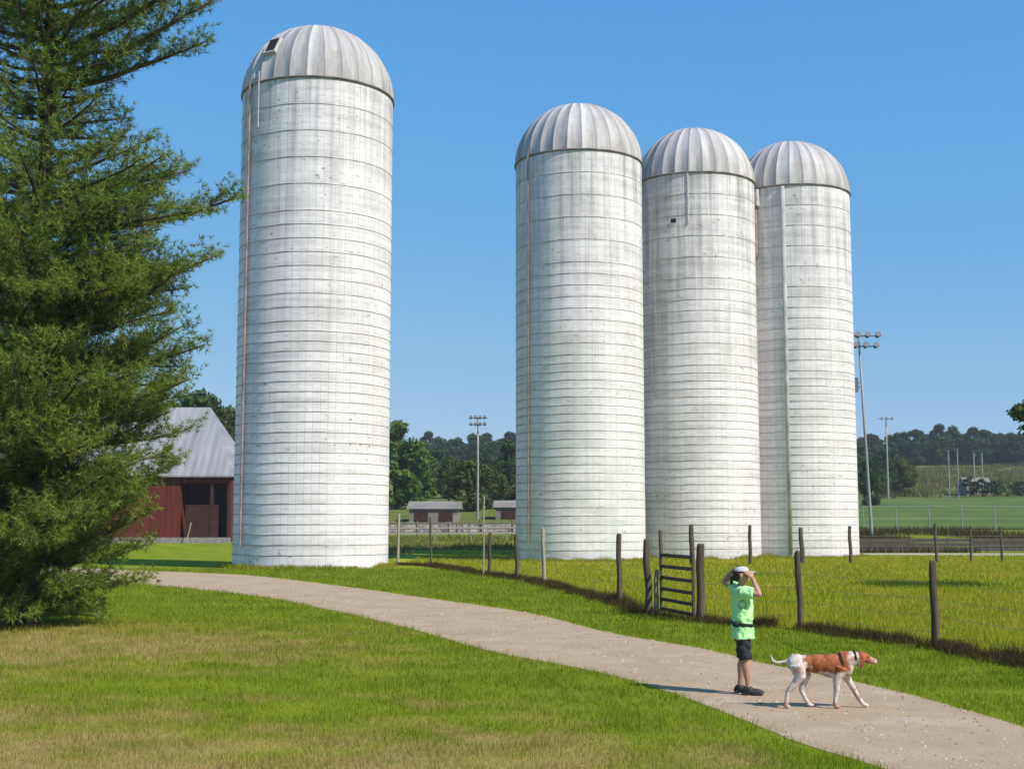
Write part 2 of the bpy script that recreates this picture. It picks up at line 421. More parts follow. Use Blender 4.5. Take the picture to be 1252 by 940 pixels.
# ------------------------------------------------------------------ silos
SR = 4.2
S1D = 72.0
HRING = at(378, 93, S1D-SR).z
def silo_wall_mat(name, gtint=0.0, dirt=1.0):
    m = NT(name, .62, .3); o = m.obj; x, y, z = m.xyz(o)
    u = m.math('MULTIPLY', m.math('ARCTAN2', y, x), SR); r = m.math('MULTIPLY', m.rnd, 50)
    uv = m.comb(u, z, 0.)
    streak = m.noise(m.scalev(uv, (2.2, .10, 1)), 1, 6, .6, w=r)
    patch = m.noise(m.scalev(uv, (.35, .22, 1)), 1, 5, .6, w=r)
    fine = m.noise(m.scalev(uv, (3, 5, 1)), 1, 6, .7, w=r)
    hz = m.mapr(z, 6, HRING, 0., 1.)
    k = m.math('ADD', m.math('MULTIPLY', m.mapr(streak, .46, .72), m.math('ADD', m.math('MULTIPLY', m.math('POWER', hz, 1.6), .75), .10)),
               m.math('MULTIPLY', m.mapr(patch, .45, .75), .28))
    k = m.math('MULTIPLY', k, dirt)
    k = m.math('ADD', k, m.math('MULTIPLY', hz, .12))
    band = m.noise(m.scalev(uv, (.22, 2.3, 1)), 1, 4, .6, w=r)
    k = m.math('ADD', k, m.math('MULTIPLY', m.mapr(band, .40, .64), .36))
    c = m.mix(k, (.78,.745,.745), (.35,.335,.325))
    # concrete staves: 0.4 m wide, 0.76 m tall, alternate columns staggered
    br = m.n('ShaderNodeTexBrick'); br.offset = .5; br.inputs['Scale'].default_value = 1
    br.inputs['Mortar Size'].default_value = .012; br.inputs['Mortar Smooth'].default_value = .3
    br.inputs['Brick Width'].default_value = .76; br.inputs['Row Height'].default_value = .4
    br.inputs['Color1'].default_value = (.93,.93,.93,1); br.inputs['Color2'].default_value = (1,1,1,1); br.inputs['Mortar'].default_value = (.60,.585,.56,1)
    m.l(m.comb(z, u, 0.), br.inputs['Vector'])
    c = m.mix(.85, c, br.outputs['Color'], 'MULTIPLY')
    # flaked paint and mildew specks
    vo = m.n('ShaderNodeTexVoronoi'); vo.inputs['Scale'].default_value = 1; m.l(m.scalev(uv, (1.9, 3.2, 1)), vo.inputs['Vector'])
    sp = m.math('MULTIPLY', m.math('LESS_THAN', vo.outputs['Distance'], m.mapr(fine, .42, .75, 0., .5)), m.mapr(m.noise(m.scalev(uv, (.25,.4,1)), 1, 3, w=r), .44, .60))
    c = m.mix(m.math('MULTIPLY', sp, .75), c, (.22,.20,.175))
    # run-off below each hoop
    if gtint: c = m.mix(m.math('MULTIPLY', m.math('MULTIPLY', m.mapr(patch, .4, .65), m.mapr(z, 16, 4)), gtint), c, (.42,.50,.44))
    m.col(c); m.bump(m.math('ADD', m.math('MULTIPLY', br.outputs['Fac'], -1.), m.math('MULTIPLY', fine, .3)), .35, .03); return m.m
def dome_mat():
    m = NT('galvanised_dome', .72, .25, .05); o = m.obj; x, y, z = m.xyz(o); r = m.math('MULTIPLY', m.rnd, 70)
    th = m.math('ARCTAN2', y, x); pan = m.math('FLOOR', m.math('MULTIPLY', m.math('ADD', th, PI), 28/(2*PI)))
    wn = m.n('ShaderNodeTexWhiteNoise'); wn.noise_dimensions = '2D'; m.l(m.comb(pan, r), wn.inputs['Vector'])
    uv = m.comb(m.math('MULTIPLY', th, 4), z)
    st = m.noise(m.scalev(uv, (2.2, .35, 1)), 1, 6, .65, w=r); n = m.noise(o, 1.1, 5, .6, w=r)
    k = m.math('ADD', m.math('MULTIPLY', wn.outputs['Value'], .40), m.math('MULTIPLY', m.mapr(st, .38, .66), .60))
    fr = m.math('FRACT', m.math('MULTIPLY', m.math('ADD', th, PI), 28/(2*PI)))
    c = m.mix(k, (.57,.545,.52), (.22,.21,.205))
    seam = m.math('GREATER_THAN', m.math('ABSOLUTE', m.math('SUBTRACT', fr, .5)), .465)
    c = m.mix(m.math('MULTIPLY', seam, .6), c, (.17,.15,.135)); c = m.mix(m.math('MULTIPLY', m.mapr(n, .55, .75), .5), c, (.30,.24,.19))
    m.col(c); m.bump(n, .2, .03); return m.m
M_WALL = silo_wall_mat('stave_concrete'); M_WALLG = silo_wall_mat('stave_concrete_mossy', .4, 1.15); M_WALLD = silo_wall_mat('stave_concrete_worn', 0, 1.5)
M_DOME = dome_mat()
M_HOOP = plain('hoop_steel', (.37,.35,.33), .8, .6, .7)
M_RUST = plain('rusty_steel', (.27,.19,.16), .8, .4, 2)
M_CHUTE = plain('chute_metal', (.36,.35,.345), .8, .3, .8)
M_RIM = plain('rim_steel', (.17,.145,.13), .8, .5, 1.2)
M_PIPE = plain('galvanised_pipe', (.42,.41,.40), .5, .25, 3)
M_DARK = plain('black_opening', (.015,.015,.017), .9, .2, 3)
def wall_mesh():
    n = 96; nz = 24; V = []
    for j in range(nz+1):
        for k in range(n): V.append((SR*math.cos(2*PI*k/n), SR*math.sin(2*PI*k/n), HRING*j/nz - (.3 if j == 0 else 0)))
    Fq = []
    for j in range(nz):
        for k in range(n): Fq.append((j*n+k, j*n+(k+1)%n, (j+1)*n+(k+1)%n, (j+1)*n+k))
    return np.array(V), np.array(Fq)
def ring_mesh(r, w, h, n=96):
    V = []; Fq = []
    for k in range(n):
        c, s = math.cos(2*PI*k/n), math.sin(2*PI*k/n)
        for (a, b) in ((r, -h), (r+w, -h*.5), (r+w, h*.5), (r, h)): V.append((a*c, a*s, b))
    for k in range(n):
        k2 = (k+1) % n
        for q in range(3): Fq.append((k*4+q, k2*4+q, k2*4+q+1, k*4+q+1))
    return np.array(V), np.array(Fq)
def dome_mesh():
    NPn = 28; M = 12; V = []; Fq = []; R0 = SR+.05
    angs = []
    for k in range(NPn):
        a = 2*PI*k/NPn; angs += [(a-.012, 0), (a-.006, .022), (a+.006, .022), (a+.012, 0), (a+PI/NPn, .0)]
    n = len(angs)
    for j in range(M+1):
        el = (PI/2)*j/M*.985
        for (a, d) in angs:
            r = R0*math.cos(el); rr = r + d*math.cos(el)*min(1, r/1.2)
            V.append((rr*math.cos(a), rr*math.sin(a), HRING + .02 + (R0*.97+d)*math.sin(el)))
    for j in range(M):
        for k in range(n): Fq.append((j*n+k, j*n+(k+1)%n, (j+1)*n+(k+1)%n, (j+1)*n+k))
    return np.array(V), np.array(Fq)
WM = wall_mesh(); DM = dome_mesh(); RM = ring_mesh(SR, .022, .028)
hoop_z = []
z = HRING-1.5
for _ in range(4): hoop_z.append(z); z -= 1.45
while z > 13: hoop_z.append(z); z -= .74
while z > .4: hoop_z.append(z); z -= .53
def rp(a, z, d=0): return Vector(((SR+d)*math.cos(a), (SR+d)*math.sin(a), z))
def make_silo(px, D, label, wall, kind):
    t = thing('silo', at(px, 690, D), label, 'silo', 'white farm silos beside the path'); t.location.z = 0
    mesh_np('wall', *WM, wall, t, True)
    d = mesh_np('dome', *DM, M_DOME, t)
    mb = MB(); mb.tube([(0,0,HRING+SR*.97-.02),(0,0,HRING+SR*.97+.12)], [.5,.42], 16); mb.tube([(0,0,HRING+SR*.97+.1),(0,0,HRING+SR*.97+.2)], [.3,.2], 12); mb.build('finial_cap', M_PIPE, d)
    V, Fq = ring_mesh(SR, .10, .07); rm = mesh_np('rim', V, Fq, M_RIM, t); rm.location.z = HRING-.02
    h0 = None
    for z in hoop_z:
        if h0 is None: h0 = mesh_np('hoop', *RM, M_HOOP, t)
        else:
            h = h0.copy(); COL.objects.link(h); h.parent = t
            h.location.z = z; continue
        h0.location.z = z
    view = math.atan2(-t.location.y, -t.location.x)     # direction towards the path
    if kind in ('hatch', 'pipe'):
        a = view - (1.02 if kind == 'hatch' else .86)
        # filler pipe running up the wall with a gooseneck over the rim
        mb = MB(); top = HRING+.35
        mb.tube([rp(a, 1.2, .14), rp(a, 12, .14), rp(a, top-.4, .14), rp(a, top, .05), rp(a, top+.12, -.3)], .06 if kind == 'hatch' else .05, 8)
        for q in range(1, 12): mb.box(rp(a, q*2.2, .07), (.12,.08,.05), a)
        mb.build('filler_pipe', M_RUST, t)
    if kind == 'hatch':
        a = view - .72; mb = MB()          # dark hatch on the dome
        el = .5; c = Vector(((SR+.04)*math.cos(el)*math.cos(a), (SR+.04)*math.cos(el)*math.sin(a), HRING+.02+SR*.97*math.sin(el)))
        nrm = Vector((math.cos(el)*math.cos(a), math.cos(el)*math.sin(a), math.sin(el))); q = nrm.to_track_quat('Z', 'X').to_matrix()
        mb.box(c+nrm*.05, (.95,.75,.16), M=q); hh = mb.build('hatch', M_DARK, d)
        mb = MB(); 
        for sx in (-1,1): mb.box(c+nrm*.06+q@Vector((sx*.5,0,0)), (.07,.86,.24), M=q); mb.box(c+nrm*.06+q@Vector((0,sx*.40,0)), (.93,.06,.24), M=q)
        mb.build('hatch_frame', M_PIPE, d)
        # ladder cage at the top
        a = view - .86; mb = MB()
        for s_ in (-.2, .2):
            mb.tube([rp(a, HRING-2.6, .18)+Vector((-math.sin(a)*s_, math.cos(a)*s_, 0)), rp(a, HRING+.5, .18)+Vector((-math.sin(a)*s_, math.cos(a)*s_, 0))], .035, 6)
        for q in range(9): 
            zz = HRING-2.5+q*.34; e = Vector((-math.sin(a)*.2, math.cos(a)*.2, 0)); mb.tube([rp(a, zz, .18)-e, rp(a, zz, .18)+e], .025, 6)
        mb.build('ladder', M_PIPE, t)
    if kind == 'vent':
        for (da, zz) in ((-.34, HRING-3.3),):
            a = view+da; mb = MB(); mb.box(rp(a, zz, .02), (.12,.34,.26), a); mb.build('vent_opening', M_DARK, t)
        a = view-.1; mb = MB(); mb.tube([rp(a, HRING-.1, .05), rp(a, HRING-3.6, .05)], .05, 6); mb.build('filler_pipe', M_PIPE, t)
    if kind == 'chute':
        a = view-.13; mb = MB(); mb.tube([rp(a, .3, .06), rp(a, 12, .06), rp(a, HRING-.15, .06)], .15, 12); mb.build('climbing_chute', M_CHUTE, t, True)
        a = view-.62; mb = MB(); mb.tube([rp(a, HRING-.1, .1), rp(a, HRING-5, .1)], .17, 8); mb.build('drain_pipe', M_RUST, t)
        mb = MB(); mb.box(rp(a, HRING-.75, .18), (.36,.75,1.2), a); mb.build('pipe_hood', M_PIPE, t)
    return t
make_silo(380, 72.0, 'tall white silo standing alone by the path, dark hatch in its dome', M_WALL, 'hatch')
make_silo(710, 85.6, 'leftmost white silo of the close row of three, thin pipe down its side', M_WALLG, 'pipe')
make_silo(855.5, 91.0, 'middle white silo of the close row of three, speckled with worn paint', M_WALLD, 'vent')
make_silo(977, 94.2, 'rightmost white silo of the row of three, narrow chute up its middle', M_WALL, 'chute')

# unmown tufts round the silo feet
wx = []; wy = []
for (px, D) in ((380,72.),(710,85.6),(855.5,91.),(977,94.2)):
    b = at(px, 690, D); n = 5200; th = rng.uniform(PI, 2*PI, n); rr = SR+.03+np.abs(rng.normal(0,.22,n)); wx.append(b.x+rr*np.cos(th)); wy.append(b.y+rr*np.sin(th))
x = np.concatenate(wx); y = np.concatenate(wy); k = np.array([mnoise.noise((a*.8, b*.8, 12)) for a, b in zip(x, y)])
x, y, k = x[k > -.25], y[k > -.25], k[k > -.25]
tag(blades('silo_weeds', x, y, .12+.35*rng.random(len(x))*np.clip(k+.5, .2, 1), .03, blade_mat('silo_weed_blades', 'pasture'), .6), 'ragged grass tufts left unmown against the silo bases', 'weeds', kind='stuff')

# ------------------------------------------------------------------ fences
def wood_mat(name, a, b):
    m = NT(name, .85, .2); o = m.obj
    g = m.noise(m.scalev(o, (14, 14, 1.2)), 1, 6, .65); h = m.noise(o, 1.3, 3)
    m.col(m.mix(m.math('MULTIPLY', h, .5), m.ramp(g, [(.3, a), (.7, b)]), a)); m.bump(g, .5, .01); return m.m
M_POSTD = wood_mat('weathered_dark_wood', (.035,.026,.018), (.17,.13,.095))
M_POSTL = wood_mat('weathered_pale_wood', (.22,.19,.14), (.42,.37,.28))
M_WIRE = plain('fence_wire', (.16,.15,.14), .6, .2, 4)
def post_mesh(H, r, seed):
    random.seed(seed); n = 10; mb = MB(); lx, ly = random.uniform(-.03,.03)*H, random.uniform(-.02,.02)*H
    r *= .86; pts = [(0,0,-.2), (0,0,0), (lx*.3+r*.2,ly*.3,H*.35), (lx*.7-r*.2,ly*.7,H*.7), (lx,ly,H-.05), (lx,ly,H)]
    mb.tube(pts, [r*1.1, r*1.08, r, r*.98, r*.93, r*.75], n)
    mb.v = [(x+random.uniform(-.12,.12)*r, y+random.uniform(-.12,.12)*r, z+(random.uniform(-.25,.25)*r if z > H-.02 else 0)) for x, y, z in mb.v]
    return mb
def top_h(px, ty, Y): return at(px, ty, Y).z
fence = thing('wire_fence', (0,0,0), 'wire fence on rough dark posts running along the near edge of the pasture', 'fence')
tops = [(486,628,.09,'L'),(527,632,.07,'D'),(598,651,.09,'D'),(632,653,.10,'D'),(665,645,.09,'L'),(757,652,.095,'D'),None,None,(979,673,.08,'D'),(1144,685,.085,'D')]
tp = {}
for i, (p, t) in enumerate(zip(FENCE, tops)):
    if t is None: continue
    H = top_h(t[0], t[1], p.y); tp[i] = H
    post_mesh(H, t[2], i).build('post', M_POSTD if t[3] == 'D' else M_POSTL, fence, True, p)
post_mesh(1.45, .1, 77).build('post', M_POSTD, fence, True, (8.5, 19.5, 0))
post_mesh(at(591, 606, FENCE[2].y+.5).z, .045, 5).build('marker_pole', M_POSTL, fence, True, at(591, 690, FENCE[2].y+.5)*1 - Vector((0,0,at(591,690,FENCE[2].y+.5).z)))
wp = [(p.x, p.y) for p in FENCE] + [(8.5, 19.5), (10.2, 9)]
for zz in (.3, .6, .9, 1.2):
    for seg in (wp[:7], wp[7:]):
        mb = MB(); pts = []
        for a, b in zip(seg[:-1], seg[1:]):
            for t in np.linspace(0, 1, 7)[:-1]: pts.append((a[0]+(b[0]-a[0])*t, a[1]+(b[1]-a[1])*t-.08, zz - .03*math.sin(PI*t)))
        pts.append((*seg[-1], zz)); mb.tube(pts, .0035, 4).build('wire', M_WIRE, fence)
# gate with its two heavy posts
g0, g1 = FENCE[6], FENCE[7]
gate = thing('field_gate', (0,0,0), 'narrow dark wooden rail gate between two heavy posts in the wire fence', 'gate')
post_mesh(top_h(793, 659, g0.y), .10, 21).build('post', M_POSTD, gate, True, g0)
q = gp(802, 751); post_mesh(top_h(802, 696, q.y), .07, 22).build('post', M_POSTL, gate, True, q)
post_mesh(top_h(856, 665, g1.y), .115, 23).build('post', M_POSTD, gate, True, g1)
ga = Vector((q.x+.12, q.y, 0)); gb = Vector((g1.x-.14, g1.y, 0)); dv = gb-ga; ang = math.atan2(dv.y, dv.x); ln = dv.length
for zz in (.16, .40, .66, .94, 1.22, 1.5):
    MB().box((0,0,0), (ln, .035, .085)).build('rail', M_POSTD, gate, loc=(ga+gb)/2+Vector((0,0,zz))).rotation_euler[2] = ang
for t in (.02, .98):
    MB().box((0,0,0), (.08, .05, 1.5)).build('stile', M_POSTD, gate, loc=ga.lerp(gb, t)+Vector((0,-.045,.84))).rotation_euler[2] = ang
# far fence in front of the silo bases
fb = thing('wire_fence', (0,0,0), 'farther fence of tall dark posts crossing the pasture in front of the silos', 'fence')
bpx = [(808,648,.12),(846,641,.17),(917,642,.12),(981,645,.15),(1040,643,.12),(1145,640,.11),(1187,643,.09),(1225,644,.09),(1290,645,.1)]
bp = []
for i, (px, ty, r) in enumerate(bpx):
    Yb = 74 + i*1.0; b = at(px, 680, Yb); b.z = 0; bp.append(b)
    post_mesh(top_h(px, ty, Yb), r, 40+i).build('post', M_POSTD, fb, True, b)
for zz in (.5, 1.0, 1.6):
    MB().tube([(b.x, b.y-.1, zz) for b in bp], .008, 4).build('wire', M_WIRE, fb)

def rail_fence(name, pts, H, rails, mp, mr, label, step=2.6, thick=.05, rh=.12):
    t = thing(name, (0,0,0), label, 'fence'); first = None; P0 = []
    for a, b in zip(pts[:-1], pts[1:]):
        n = max(1, int(math.hypot(b[0]-a[0], b[1]-a[1])/step))
        for k in range(n): P0.append((a[0]+(b[0]-a[0])*k/n, a[1]+(b[1]-a[1])*k/n))
    P0.append(pts[-1])
    for (x, y) in P0:
        z = ground_z(x, y)
        if first is None: first = post_mesh(H, .07, 3).build('post', mp, t, True, (x,y,z))
        else:
            c = first.copy(); COL.objects.link(c); c.parent = t; c.location = (x,y,z)
    for r in rails:
        mb = MB()
        for a, b in zip(P0[:-1], P0[1:]):
            za, zb = ground_z(*a), ground_z(*b); v1 = Vector((*a, za+r)); v2 = Vector((*b, zb+r)); d = v2-v1
            M = d.to_track_quat('X', 'Z').to_matrix(); mb.box((v1+v2)/2+Vector((0,-.09,0)), (d.length*.997, thick, rh), M=M)
        mb.build('rail', mr, t)
    return t
M_GREYW = wood_mat('silvered_boards', (.10,.09,.08), (.24,.22,.19)); M_WHITEP = plain('faded_white_paint', (.36,.34,.31), .6, .1, 3)
M_DKB = wood_mat('dark_boards', (.05,.042,.036), (.13,.11,.095))
M_STEEL = plain('pale_steel', (.27,.27,.25), .5, .15, 2)
rail_fence('board_fence', [(25,104),(60,106),(110,109)], 1.15, (.25,.6,.95), M_POSTD, M_DKB, 'long dark board fence behind the pasture to the right of the silos', 3.0, .05, .30)
rail_fence('board_fence', [(-18,124),(6,125)], 1.6, (.35,.8,1.25), M_POSTD, M_GREYW, 'weathered board fence crossing the gap between the lone silo and the row', 2.8, .05, .2)
rail_fence('white_rail_fence', [(-20,118),(6,120)], 1.35, (.75,1.25), M_STEEL, M_WHITEP, 'thin faded white rail fence in the gap behind the lone silo', 3.0, .04, .10)
# chain-link fence round the sports field
cf = rail_fence('tall_sports_fence', [(35,131),(130,131)], 2.6, (1.3,2.5), M_STEEL, M_STEEL, 'tall pale steel fence at the near edge of the green playing field', 3.2, .03, .04)

# ------------------------------------------------------------------ barn
M_RED = NT('red_barn_boards', .8, .25); o = M_RED.obj; x, y, z = M_RED.xyz(o)
bd = M_RED.noise(M_RED.scalev(o, (5, 5, .25)), 1, 5); M_RED.col(M_RED.ramp(bd, [(.3, (.065,.014,.009)), (.7, (.165,.028,.015))]))
sv = M_RED.math('FRACT', M_RED.math('MULTIPLY', x, 4)); M_RED.bump(M_RED.math('GREATER_THAN', sv, .08), .4, .03); M_RED = M_RED.m
m = NT('ribbed_metal_roof', .45, .4, .2); o = m.obj; x, y, z = m.xyz(o)
rb = m.math('SINE', m.math('MULTIPLY', x, 9.)); st = m.noise(m.scalev(o, (1.2,.15,.15)), 1, 5)
m.col(m.ramp(m.math('ADD', m.math('MULTIPLY', st, .9), m.math('MULTIPLY', rb, .05)), [(.3, (.25,.24,.23)), (.65, (.40,.385,.37))])); m.bump(rb, .25, .03); M_ROOF = m.m
M_BRN = plain('dark_brown_boards', (.045,.018,.014), .9, .3, 2); M_STONE = plain('foundation_stone', (.24,.22,.20), .9, .3, 3)
by = 118.0; bz = terr(-30, by)*1.0; bx1 = (284-626)/F*by; bx0 = -52.0; dpt = 12.0; ez = at(280, 580, by).z - bz; rz_ = at(250, 498, by+6).z - bz
barn = thing('barn', (0, 0, bz), 'red barn with pale ribbed metal roof between the pine and the lone silo', 'barn')
xo = (222-626)/F*by
mb = MB(); mb.box(((bx0+xo)/2, by, ez/2), (xo-bx0, .2, ez)); mb.box(((bx0+bx1)/2, by+dpt, ez/2), (bx1-bx0, .2, ez))
mb.box((bx0+.1, by+dpt/2, ez/2), (.2, dpt-.2, ez)); mb.box((xo-.1, by+dpt/2, ez/2), (.2, dpt-.21, ez-.02)); mb.box((bx1-.1, by+dpt/2, ez/2), (.2, dpt-.22, ez)); mb.box(((xo+bx1)/2, by+.02, ez-.4), (bx1-xo-.22, .18, .8))
mb.build('wall', M_RED, barn)
MB().box(((xo+bx1)/2-.3, by-.05, ez*.28), (bx1-xo-1.6, .1, ez*.55)).build('door', M_BRN, barn)
mb = MB(); mb.box(((xo+bx1)/2, by+2.4, ez/2-.3), (bx1-xo-.44, .15, ez-.8)); mb.build('stall_partition', M_BRN, barn)
for xx in (bx1-.45-(bx1-xo)*.28, bx1-.2): MB().box((xx, by-.03, ez/2-.4), (.24, .24, ez-.8)).build('porch_post', M_BRN, barn)
mb = MB(); mb.box(((bx0+bx1)/2, by-.25, .22), (bx1-bx0+.1, .3, .5)); mb.build('foundation', M_STONE, barn)
ov = .6; rx1 = (256-626)/F*(by+6)
v = [(bx0-ov,by-ov,ez-.1),(bx1+ov*.4,by-ov,ez-.1),(bx1+ov*.4,by+dpt+ov,ez-.1),(bx0-ov,by+dpt+ov,ez-.1),(bx0+3,by+dpt/2,rz_),(rx1,by+dpt/2,rz_)]
mb = MB(); mb.add(v + [(a,b,c-.14) for a,b,c in v], [(0,1,5,4),(1,2,5),(2,3,4,5),(3,0,4),(6,10,11,7),(7,11,8),(8,11,10,9),(9,10,6),(0,6,7,1),(1,7,8,2),(2,8,9,3),(3,9,6,0)])
mb.build('roof', M_ROOF, barn)
# leaning gate panel / brace against the barn front
bd = thing('leaning_board', at(233, 628, by-1.2), 'pale board leaning against the shaded front of the red barn', 'board')
bd.location.z = bz
MB().tube([(-.3,0,0.05),(0.0,.3,1.8)], .05, 6).build('plank', M_POSTL, bd)

# ------------------------------------------------------------------ low sheds in the gap
M_PALEROOF = plain('pale_shed_roof', (.22,.195,.16), .7, .2, .5); M_SHEDW = plain('grey_shed_wall', (.20,.18,.16), .85, .3, .6)
def shed(px0, px1, ty, by_, D, label, dep=7):
    a = at(px0, by_, D); b = at(px1, by_, D); H = at(px0, ty, D).z; gz = ground_z((a.x+b.x)/2, D); W = b.x-a.x
    t = thing('low_shed', ((a.x+b.x)/2, D, gz), label, 'shed'); H = H-gz
    we = H*.62; mb = MB(); mb.box((0,dep/2,we/2-.2), (W,dep,we+.4)); mb.build('wall', M_SHEDW, t)
    v = [(-W/2-.3,-.3,we),(W/2+.3,-.3,we),(W/2+.3,dep+.3,we),(-W/2-.3,dep+.3,we),(-W/2-.3,dep/2,H),(W/2+.3,dep/2,H)]
    MB().add(v, [(0,1,5,4),(2,3,4,5),(1,2,5),(3,0,4),(3,2,1,0)]).build('roof', M_PALEROOF, t)
    n = max(2, int(W/3.2))
    for k in range(n): MB().box((-W/2+W*(k+.5)/n, -.03, we*.42), (W/n*.55, .1, we*.75)).build('bay_opening', M_BRN, t)
    return t
shed(500, 560, 612, 640, 150, 'low pale roofed shed in the gap, just right of the lone silo')
shed(606, 668, 611, 640, 156, 'low pale roofed shed partly hidden by the left silo of the row')
sh = shed(1182, 1212, 583, 602, 262, 'small dark shed at the foot of the hay slope beyond the playing field', 5)
for c in sh.children:
    if c.name.startswith('roof'): c.data.materials[0] = M_SHEDW

# ------------------------------------------------------------------ floodlight poles
M_LAMP = plain('lamp_housing', (.12,.13,.15), .5, .2, 3)
def flood(px, ptop, pbot, D, arms, label, lean=0, box=False, r=.16):
    b = at(px, pbot, D); gz = ground_z(b.x, D); H = at(px, ptop, D).z - gz
    t = thing('floodlight_pole', (b.x, D, gz), label, 'light pole', 'floodlight poles round the sports fields')
    tx = lean
    MB().tube([(0,0,-.3),(0,0,0),(tx*.5,0,H*.5),(tx,0,H)], [r,r,r*.8,r*.55], 10).build('pole', M_STEEL, t, True)
    for (dz, w, n, off) in arms:
        MB().box((tx+off, -.12, H-dz), (w, .12, .12)).build('crossarm', M_LAMP, t)
        for k in range(n):
            x = tx+off-w/2+w*(k+.5)/n
            mb = MB(); s = w/n*.32
            M = Matrix.Rotation(-.5, 3, 'X'); mb.box((x,-.35,H-dz+.12), (.06,.4,.08)); c = Vector((x,-.6,H-dz-.02))
            vs = []
            for (yy, q) in ((-.28, s), (.25, s*.45)):
                for kk in range(8): vs.append(c + M @ Vector((q*math.cos(kk*PI/4), yy, q*math.sin(kk*PI/4))))
            mb.add(vs, [tuple(range(7,-1,-1)), tuple(range(8,16))]+[(i,(i+1)%8,8+(i+1)%8,8+i) for i in range(8)])
            mb.build('lamp', M_LAMP, t)
    if box: MB().box((tx-.62,-.1,H-5.1), (.8,.6,1.35)).box((tx-.2,0,H-4.9),(.5,.1,.1)).box((tx-.2,0,H-5.3),(.5,.1,.1)).build('equipment_box', M_LAMP, t)
    return t
flood(1066, 406, 652, 124, [(.4, 2.9, 3, .7), (1.4, 2.9, 3, .5)], 'tallest floodlight pole, beside the rightmost silo, with a dark box on its side', -.75, True)
flood(1086, 509, 605, 255, [(.5, 3.0, 3, 0)], 'small distant floodlight pole against the treeline right of the silos', r=.22)
flood(584, 508, 632, 158, [(.3, 2.2, 4, 0), (1.1, 2.2, 4, 0)], 'floodlight pole standing in the gap between the lone silo and the row', 0, False, .16)
def pole(px, ty, D, label):
    b = at(px, 600, D); gz = ground_z(b.x, D); H = at(px, ty, D).z-gz
    t = thing('net_pole', (b.x, D, gz), label, 'pole', 'net poles beyond the playing field')
    MB().tube([(0,0,-.3),(0,0,H*.97)], .13, 8).build('shaft', M_STEEL, t); MB().ell((0,0,H), (.2,.2,.2), n=8, m=5).build('cap', M_STEEL, t)
pole(1161, 552, 258, 'left net pole of the close pair beyond the playing field')
pole(1172, 550, 258, 'right net pole of the close pair beyond the playing field')
pole(1192, 556, 259, 'net pole rising behind the small dark shed')
pole(1202, 556, 259, 'net pole at the right end of the row, by the dark shrubs')

# ------------------------------------------------------------------ deciduous trees
M_BARK = wood_mat('tree_bark', (.05,.038,.028), (.13,.10,.075))
LEAF = [leafmat('leaf_dark', (.016,.036,.012), (.038,.075,.020), (.075,.125,.028), .25, .35),
        leafmat('leaf_mid', (.028,.062,.010), (.075,.14,.018), (.14,.22,.03), .3, .35),
        leafmat('leaf_olive', (.025,.042,.010), (.065,.090,.018), (.12,.145,.032), .25, .35)]
def crown_arrays(Hc, R, n_clump, n_leaf, ls, seed, flat=1.0, skirt=.25):
    g = np.random.default_rng(seed); Vs = []
    for c in range(n_clump):
        th = g.uniform(0, 2*PI); h = g.uniform(0, 1)
        prof = math.sin(PI*min(1, (h*.86+skirt*.5)))**.6
        rr = R*prof*g.uniform(.35, 1.0); cx, cy, cz = rr*math.cos(th), rr*math.sin(th), Hc[0]+(Hc[1]-Hc[0])*h
        cr = R*g.uniform(.2, .36); k = int(n_leaf*g.uniform(.6, 1.3))
        d = g.normal(size=(k,3)); d /= np.linalg.norm(d, axis=1)[:,None]; rad = cr*g.uniform(.35, 1.12, k)**.7
        p = d*rad[:,None]*(1,1,.75*flat) + (cx,cy,cz)
        nrm = d + g.normal(size=(k,3))*.55; nrm /= np.linalg.norm(nrm, axis=1)[:,None]
        a = np.cross(nrm, g.normal(size=(k,3))); a /= np.linalg.norm(a, axis=1)[:,None]; b = np.cross(nrm, a)
        s = ls*g.uniform(.5, 1.2, k)[:,None]
        q = np.stack([p-a*s, p-b*s*.6, p+a*s, p+b*s*.6], 1); Vs.append(q.reshape(-1,3))
    V = np.concatenate(Vs); return V, np.arange(len(V)).reshape(-1,4)
def make_tree(name, H, R, mat, seed, label, group, ls=.3, clumps=46, leaves=70, base=.18, flat=1.0):
    random.seed(seed); t = thing(name, (0,0,0), label, 'tree', group)
    mb = MB(); mb.tube([(0,0,-.3),(0,0,.2),(.02*H,0,H*.3),(.0,.02*H,H*.6),(0,0,H*.88)], [H*.028,H*.022,H*.018,H*.011,H*.004], 9)
    for k in range(9):
        th = k*2.4+random.random(); z0 = H*random.uniform(.22,.65); l = R*random.uniform(.6,.95)
        mb.tube([(0,0,z0), (l*.5*math.cos(th), l*.5*math.sin(th), z0+l*.3), (l*math.cos(th), l*math.sin(th), z0+l*.65)], [H*.009,H*.006,H*.002], 6)
    mb.build('trunk', M_BARK, t, True)
    V, Fq = crown_arrays((H*base, H*.95), R, clumps, leaves, ls, seed, flat); mesh_np('crown', V, Fq, mat, t)
    return t
GF = 'trees of the distant treeline'
LBL = 'dark broadleaf tree in the distant treeline on the ridge'
protos = []
def hide_label(i): return LBL
specs = [('broadleaf_tree', 12, 5.0, 0), ('broadleaf_tree', 13.5, 4.4, 0), ('broadleaf_tree', 11, 5.4, 2), ('broadleaf_tree', 12.5, 4.6, 1)]
for i, (nm, H, R, mt) in enumerate(specs): protos.append(make_tree(nm, H, R, LEAF[mt], 100+i, LBL, GF, .40, 46, 120, .08))
used = [False]*4
